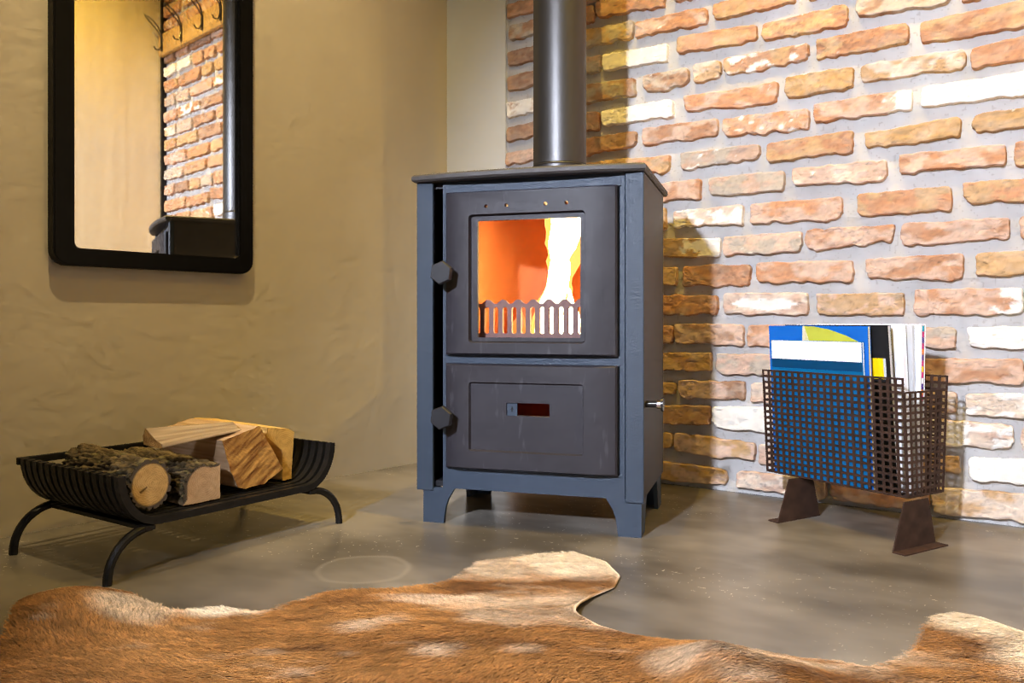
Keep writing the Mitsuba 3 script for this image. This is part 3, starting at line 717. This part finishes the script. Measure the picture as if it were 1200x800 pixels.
for lx, sg in ((.0920, -1), (.3720, 1)):
    q = Polygon([(-.0700, .0022), (.0710 , .0022), (.046, ZB - .001), (-.034, ZB - .001)])
    y0 = 0.0
    pl = extrude(q, .0026)
    v = pl.vertices
    # the sheet leans outward from the basket to the foot
    lean_ = .030 * sg
    vx = lx - sg * 0 + lean_ * 0 * (1 - v[:, 1] / ZB) + v[:, 2]
    m = trimesh.Trimesh(np.stack([vx, v[:, 0] + .0, v[:, 1]], 1), pl.faces[:, ::-1], process=False)
    m.vertices[:, 1] += .0
    fx0, fx1 = (lx - .026, lx + .0026) if sg < 0 else (lx, lx + .028)
    ft = tm(box(fx0, fx1, -.0700, .0725, 0.0, .0028, .0004))
    LG = put(MR_ + '__leg', m, 'm_rust', M=MG, label='splayed sheet metal foot')
    put(LG + '__foot_flange', ft, 'm_rust', M=MG)

# magazines
MAGG = 'magazines in the perforated rack'
def mag(name, l0, l1, z0, z1, y0, t, tilt, label, cover, prints=(), slant=0.0, spine='white', edge_prints=()):
    """tilt: how far the top leans to the front (negative) or back; slant: how far the top is shifted along the rack."""
    M = MG.copy()
    def warp(m, push=0.0):
        v = m.vertices.copy()
        f = (v[:, 2] - z0) / (z1 - z0)
        v[:, 1] += tilt * f; v[:, 0] += slant * f
        return trimesh.Trimesh(v, m.faces, process=False)
    put(name + '__pages', warp(tm(box(l0, l1 - .0008, y0 + .0005, y0 + t - .0005, z0, z1 - .0012))), 'm_paper_' + spine, M=M)
    put(name + '__cover', warp(cat([box(l0, l1, y0 - .0001, y0 + .0005, z0, z1), box(l0, l1, y0 + t - .0005, y0 + t + .0001, z0, z1)])), 'm_paper_' + cover, M=M)
    for poly, mat in prints:
        pm = rot(extrude(Polygon(poly), .0004), 'y'); pm.apply_translation([0, y0 - .0005, 0])
        put(name + '__cover__print', warp(pm), 'm_paper_' + mat, M=M)
    for za, zb_, ya, yb, mat in edge_prints:
        put(name + '__pages__spine_print', warp(tm(box(l1 - .0009, l1 + .0002, y0 + ya, y0 + yb, za, zb_))), 'm_paper_' + mat, M=M)
    labels[name] = {'label': label, 'category': 'magazine', }
zb0 = ZB + .002
mag('magazine', .0270, .2680, zb0, .4070, .0034, .006, -.0200, 'petrol blue magazine with a broad white band on its cover, foremost in the rack', 'petrol',
    [([(.0285, .3640), (.2660, .3640), (.2660, .4062), (.0285, .4062)], 'white'), ([(.0285, .3440), (.2660, .3440), (.2660, .3640), (.0285, .3640)], 'navy')])
mag('magazine_001', .0150, .2760, zb0, .4400, .0105, .008, -.0200, 'bright blue magazine with an olive yellow curved shape on its cover, second in the rack', 'blue',
    [([(.108, .395), (.132, .395), (.116, .4395), (.1115, .4395)], 'cream'),
     ([(.118, .395), (.268, .395), (.252, .4075), (.222, .4200), (.182, .4320), (.142, .4385), (.1165, .4395)], 'olive')], spine='cream')
mag('magazine_002', .0600, .3230, zb0, .4420, .0230, .010, -.008, 'black magazine with a yellow box on its cover, behind the blue ones', 'black',
    [([(.2790, .330), (.3080, .330), (.3080, .3730), (.2790, .3730)], 'yellow'), ([(.3080, .330), (.3140, .330), (.3140, .3730), (.3080, .3730)], 'grey')], spine='grey', slant=-.018)
mag('magazine_003', .0700, .3380, zb0, .4430, .0400, .012, .004, 'thick white magazine standing behind the black one', 'white', spine='white', slant=-.020)
mag('magazine_004', .0740, .3350, zb0, .4425, .0590, .006, .008, 'thin grey magazine between two thick white ones', 'grey', spine='grey', slant=-.008)
strip = []
zz = .30; cols = ['magenta', 'orange', 'purple', 'white', 'magenta', 'yellow', 'magenta', 'purple', 'orange', 'magenta', 'purple', 'magenta', 'cyan']
for i, c_ in enumerate(cols):
    strip.append((.285 + .012 * i, .285 + .012 * (i + 1) - .0006, .0045, .0085, c_))
mag('magazine_005', .0800, .3400, zb0, .4440, .0680, .014, .010, 'thick white magazine with a colourful speckled spine, rearmost in the rack', 'white', spine='grey', edge_prints=strip)

# ------------------------------------------------------------------ cow hide rug
HIDE = [(-1.271, -1.557), (-1.304, -1.533), (-1.345, -1.493), (-1.369, -1.46), (-1.366, -1.432), (-1.35, -1.42), (-1.304, -1.419), (-1.267, -1.408), (-1.225, -1.397), (-1.191, -1.402), (-1.139, -1.387), (-1.119, -1.35), (-1.111, -1.326), (-1.074, -1.314), (-1.035, -1.304), (-1.028, -1.262), (-1.017, -1.185), (-0.941, -1.125), (-0.901, -1.043), (-0.904, -0.994), (-0.927, -0.904), (-0.898, -0.85), (-0.862, -0.79), (-0.82, -0.749), (-0.747, -0.763), (-0.689, -0.817), (-0.668, -0.877), (-0.671, -0.943), (-0.662, -1.011), (-0.643, -1.043), (-0.591, -1.069), (-0.537, -1.07), (-0.471, -1.046), (-0.438, -1.019), (-0.385, -1.017), (-0.32, -1.008), (-0.291, -0.995), (-0.233, -0.976), (-0.208, -0.919), (-0.202, -0.85), (-0.208, -0.788), (-0.2, -0.727), (-0.177, -0.69), (-0.148, -0.69), (-0.091, -0.725), (0.0, -0.8), (0.06, -0.95), (-0.02, -1.1), (-0.25, -1.3), (-0.42, -1.52), (-0.62, -1.72), (-0.85, -1.86), (-1.02, -1.8), (-1.12, -1.7), (-1.155, -1.63)]
def hide():
    poly = Polygon(HIDE).buffer(.006).buffer(-.006)
    def smooth_ring(p, it=2):
        p = np.array(p.exterior.coords)[:-1]
        for _ in range(it):
            q = np.roll(p, -1, 0)
            p = np.stack([.75 * p + .25 * q, .25 * p + .75 * q], 1).reshape(-1, 2)
        return Polygon(p)
    return smooth_ring(poly).buffer(0)
hp = hide()
HUMPS = [((-1.25, -1.50), .042, .075), ((-1.02, -1.60), .018, .10), ((-.395, -1.115), .034, .042), ((-.31, -1.085), .016, .035), ((-.62, -1.16), .010, .12), ((-.80, -1.25), .012, .10), ((-.95, -1.20), .008, .06)]
def hz(x, y):
    z = .005 + .006 * meshkit.fbm(np.stack([x * 6, y * 6, 0 * x], -1), 3)
    for (cx, cy), a, s in HUMPS:
        z = z + a * np.exp(-((x - cx) ** 2 + (y - cy) ** 2) / (2 * s * s))
    return z
x0_, y0_, x1_, y1_ = hp.bounds
import shapely
gx, gy = np.meshgrid(np.arange(x0_, x1_, .011), np.arange(y0_, y1_, .011))
G = np.c_[gx.ravel(), gy.ravel()]
inn = hp.buffer(-.008)
G = G[shapely.contains_xy(inn, G[:, 0], G[:, 1])]
ringp = hp.exterior
E = np.array([ringp.interpolate(d).coords[0] for d in np.arange(0, ringp.length, .009)])
from scipy.spatial import Delaunay
AP = np.vstack([E, G])
tri = Delaunay(AP).simplices
cen_ = AP[tri].mean(1)
tri = tri[shapely.contains_xy(hp.buffer(.0015), cen_[:, 0], cen_[:, 1])]
def orient(v, f):
    n = np.cross(v[f[:, 1]] - v[f[:, 0]], v[f[:, 2]] - v[f[:, 0]])[:, 2]
    f = f.copy(); f[n < 0] = f[n < 0][:, ::-1]
    return f
top = np.c_[AP, hz(AP[:, 0], AP[:, 1])]
tri = orient(top, tri)
def hide_col(x, y):
    p = np.stack([x, y, 0 * x], -1)
    # hair lies roughly along the camera's sideways direction; streaks follow it
    a, b = x * .80 + y * .60, -x * .60 + y * .80
    w1 = meshkit.fbm(np.stack([a * 7, b * 16, 0 * x], -1), 4)
    w2 = meshkit.fbm(np.stack([a * 38 + 9, b * 90, 0 * x], -1), 3)
    w3 = meshkit.fbm(np.stack([a * 3.2 + 4, b * 4.5, 0 * x + 3], -1), 3)
    st = lambda lo, hi, v: np.clip((v - lo) / (hi - lo), 0, 1)
    C = np.array([.20, .082, .022]) * (1 - w1[..., None]) + np.array([.44, .225, .078]) * w1[..., None]
    dk = st(.50, .66, .6 * meshkit.fbm(np.stack([a * 10 + 20, b * 26, 0 * x], -1), 4) + .4 * w3)
    C = C * (1 - .70 * dk[..., None]) + np.array([.085, .034, .014]) * .70 * dk[..., None]
    lt = st(.50, .68, .5 * w3 + .5 * meshkit.fbm(np.stack([a * 9 + 55, b * 20, 0 * x], -1), 4))
    wt = .55 * lt
    for (cx, cy), s, am in WHITE:
        wt = np.maximum(wt, am * st(.25, .65, np.exp(-((x - cx) ** 2 + (y - cy) ** 2) / (2 * s * s)) + .45 * (w1 - .5)))
    C = C * (1 - wt[..., None]) + np.array([.80, .70, .56]) * wt[..., None]
    return np.clip(C * (.60 + .80 * w2[..., None]), .01, .95)
WHITE = [((-.80, -.80), .075, .95), ((-.87, -.92), .05, .6), ((-.73, -.78), .05, .9), ((-1.115, -1.325), .042, 1.0), ((-1.06, -1.30), .025, .7), ((-.13, -.70), .07, 1.0), ((-.03, -.78), .07, .95), ((-1.31, -1.46), .03, .5), ((-1.17, -1.43), .045, .55), ((-.435, -1.13), .035, .35)]
labels['cowhide_rug'] = {'label': 'ginger brown and white brindled cow hide rug lying on the concrete floor', 'category': 'rug'}
bot = top.copy(); bot[:, 2] = np.maximum(bot[:, 2] - .0035, .0005)
skin = trimesh.Trimesh(np.vstack([top - [0, 0, .001], bot]), np.vstack([tri, tri[:, ::-1] + len(top)]), process=False)
ne = len(E)
rim = []
for i in range(ne):
    j = (i + 1) % ne
    rim += [[i, i + len(top), j + len(top)], [i, j + len(top), j]]
skin = trimesh.Trimesh(skin.vertices, np.vstack([skin.faces, rim]), process=False)
sc_ = hide_col(skin.vertices[:, 0], skin.vertices[:, 1]); sc_[len(top):] = [.62, .52, .38]
put('cowhide_rug__skin', skin, 'm_fur', True, color=sc_)
def fur(n, seed=5):
    rs = np.random.RandomState(seed)
    # only where the photograph could see it
    X = rs.uniform(x0_, x1_, n * 3); Y = rs.uniform(y0_, y1_, n * 3)
    d = np.stack([X - CAM[0], Y - CAM[1]], 1)
    dist = np.hypot(d[:, 0], d[:, 1])
    fw = d @ FWD[:2]
    ok = shapely.contains_xy(hp.buffer(-.001), X, Y) & (fw > .75) & (rs.rand(len(X)) < np.clip(1.45 / dist, .5, 1) ** 1.0)
    X, Y = X[ok][:n], Y[ok][:n]
    k = len(X)
    ang = -2.5 + 1.5 * (meshkit.fbm(np.stack([X * 3.5, Y * 3.5, 0 * X], -1), 3) - .5) * 2 + rs.normal(0, .20, k)
    L = rs.uniform(.009, .019, k)
    lift = rs.uniform(.10, .34, k)
    wd = rs.uniform(.0005, .0010, k)
    dx, dy = np.cos(ang), np.sin(ang)
    x1, y1 = X + dx * L * np.cos(lift), Y + dy * L * np.cos(lift)
    z0, zt = hz(X, Y) - .0012, None
    z1 = hz(x1, y1) - .0005 + L * np.sin(lift) * .55
    xm, ym = X + dx * L * .5, Y + dy * L * .5
    zm = hz(xm, ym) + L * np.sin(lift) * .42
    px_, py_ = -dy * wd, dx * wd
    V = np.stack([np.c_[X - px_, Y - py_, z0], np.c_[X + px_, Y + py_, z0], np.c_[xm + px_ * .8, ym + py_ * .8, zm], np.c_[xm - px_ * .8, ym - py_ * .8, zm], np.c_[x1, y1, z1]], 1).reshape(-1, 3)
    b = np.arange(k)[:, None] * 5
    F = np.concatenate([b + np.array([0, 1, 2]), b + np.array([0, 2, 3]), b + np.array([3, 2, 4])])
    C = hide_col(X, Y) * rs.uniform(.55, 1.45, k)[:, None]
    C = np.repeat(C, 5, 0).reshape(k, 5, 3) * np.array([.8, .8, 1.0, 1.0, 1.15])[None, :, None]
    return trimesh.Trimesh(V, F, process=False), np.clip(C.reshape(-1, 3), .005, .95)
fm, fc = fur(NFUR)
put('cowhide_rug__fur', fm, 'm_fur', True, color=fc, kind='stuff')

# ------------------------------------------------------------------ lamps, outside the frame
labels['floor_lamp'] = {'label': 'tall lamp on a stand with a deep black shade, outside the frame', 'category': 'lamp'}
lx, ly, lz = WHITE_LAMP['pos']
put('floor_lamp__base', tm(cyl(.15, .02, 40).translate([lx, ly - .06, 0])), 'm_black', 30)
put('floor_lamp__pole', tm(cyl(.011, lz - .06, 16).translate([lx, ly - .06, .02])), 'm_black', 30)
aim = np.array([-.08, 0, .16]) - np.array([lx, ly, lz]); aim /= np.linalg.norm(aim)
sx_ = np.cross([0, 0, 1.0], aim); sx_ /= np.linalg.norm(sx_)
MH = np.eye(4); MH[:3, 0], MH[:3, 1], MH[:3, 2], MH[:3, 3] = sx_, np.cross(aim, sx_), aim, (lx, ly, lz)
head = cyl(.090, .46, 40, .218).translate([0, 0, -.06]) - cyl(.086, .47, 40, .2155).translate([0, 0, -.055])
put('floor_lamp__lamp_shade', tm(head), 'm_black', 30, M=MH, label='deep black lamp shade')
dsk = trimesh.creation.cylinder(WHITE_LAMP['radius'], .004, sections=40)
k_ = put('floor_lamp__bulb', dsk, 'm_lamp_white', False, M=MH)
scene[k_]['emitter'] = {'type': 'area', 'radiance': rgb(WHITE_LAMP['radiance']), 'sampling_weight': 6.0}
for i, (p_, t_, cut, beam, pw, wc) in enumerate(SPOTS):
    nm = 'ceiling_spotlight' + ('_%03d' % i if i else '')
    labels[nm] = {'label': ('white ceiling spotlight above the stove', 'white ceiling spotlight above the coat rack', 'white ceiling spotlight beside the beige mirror wall')[i], 'category': 'lamp', 'group': 'ceiling spotlights'}
    put(nm + '__housing', tm(cyl(.035, .10, 24).translate([p_[0], p_[1], p_[2] + .02]) - cyl(.030, .07, 24).translate([p_[0], p_[1], p_[2] - .01])), 'm_lamp_white', 30)
    put(nm + '__stem', tm(cyl(.012, CEIL - p_[2] - .12, 12).translate([p_[0], p_[1], p_[2] + .12])), 'm_lamp_white', 30)
    scene['light_spot_%d' % i] = {'type': 'spot', 'intensity': rgb([pw * c for c in wc]), 'cutoff_angle': cut, 'beam_width': beam, 'sampling_weight': 1.5,
                                  'to_world': T().look_at(origin=list(p_), target=list(t_), up=[0, 1, 0.01])}
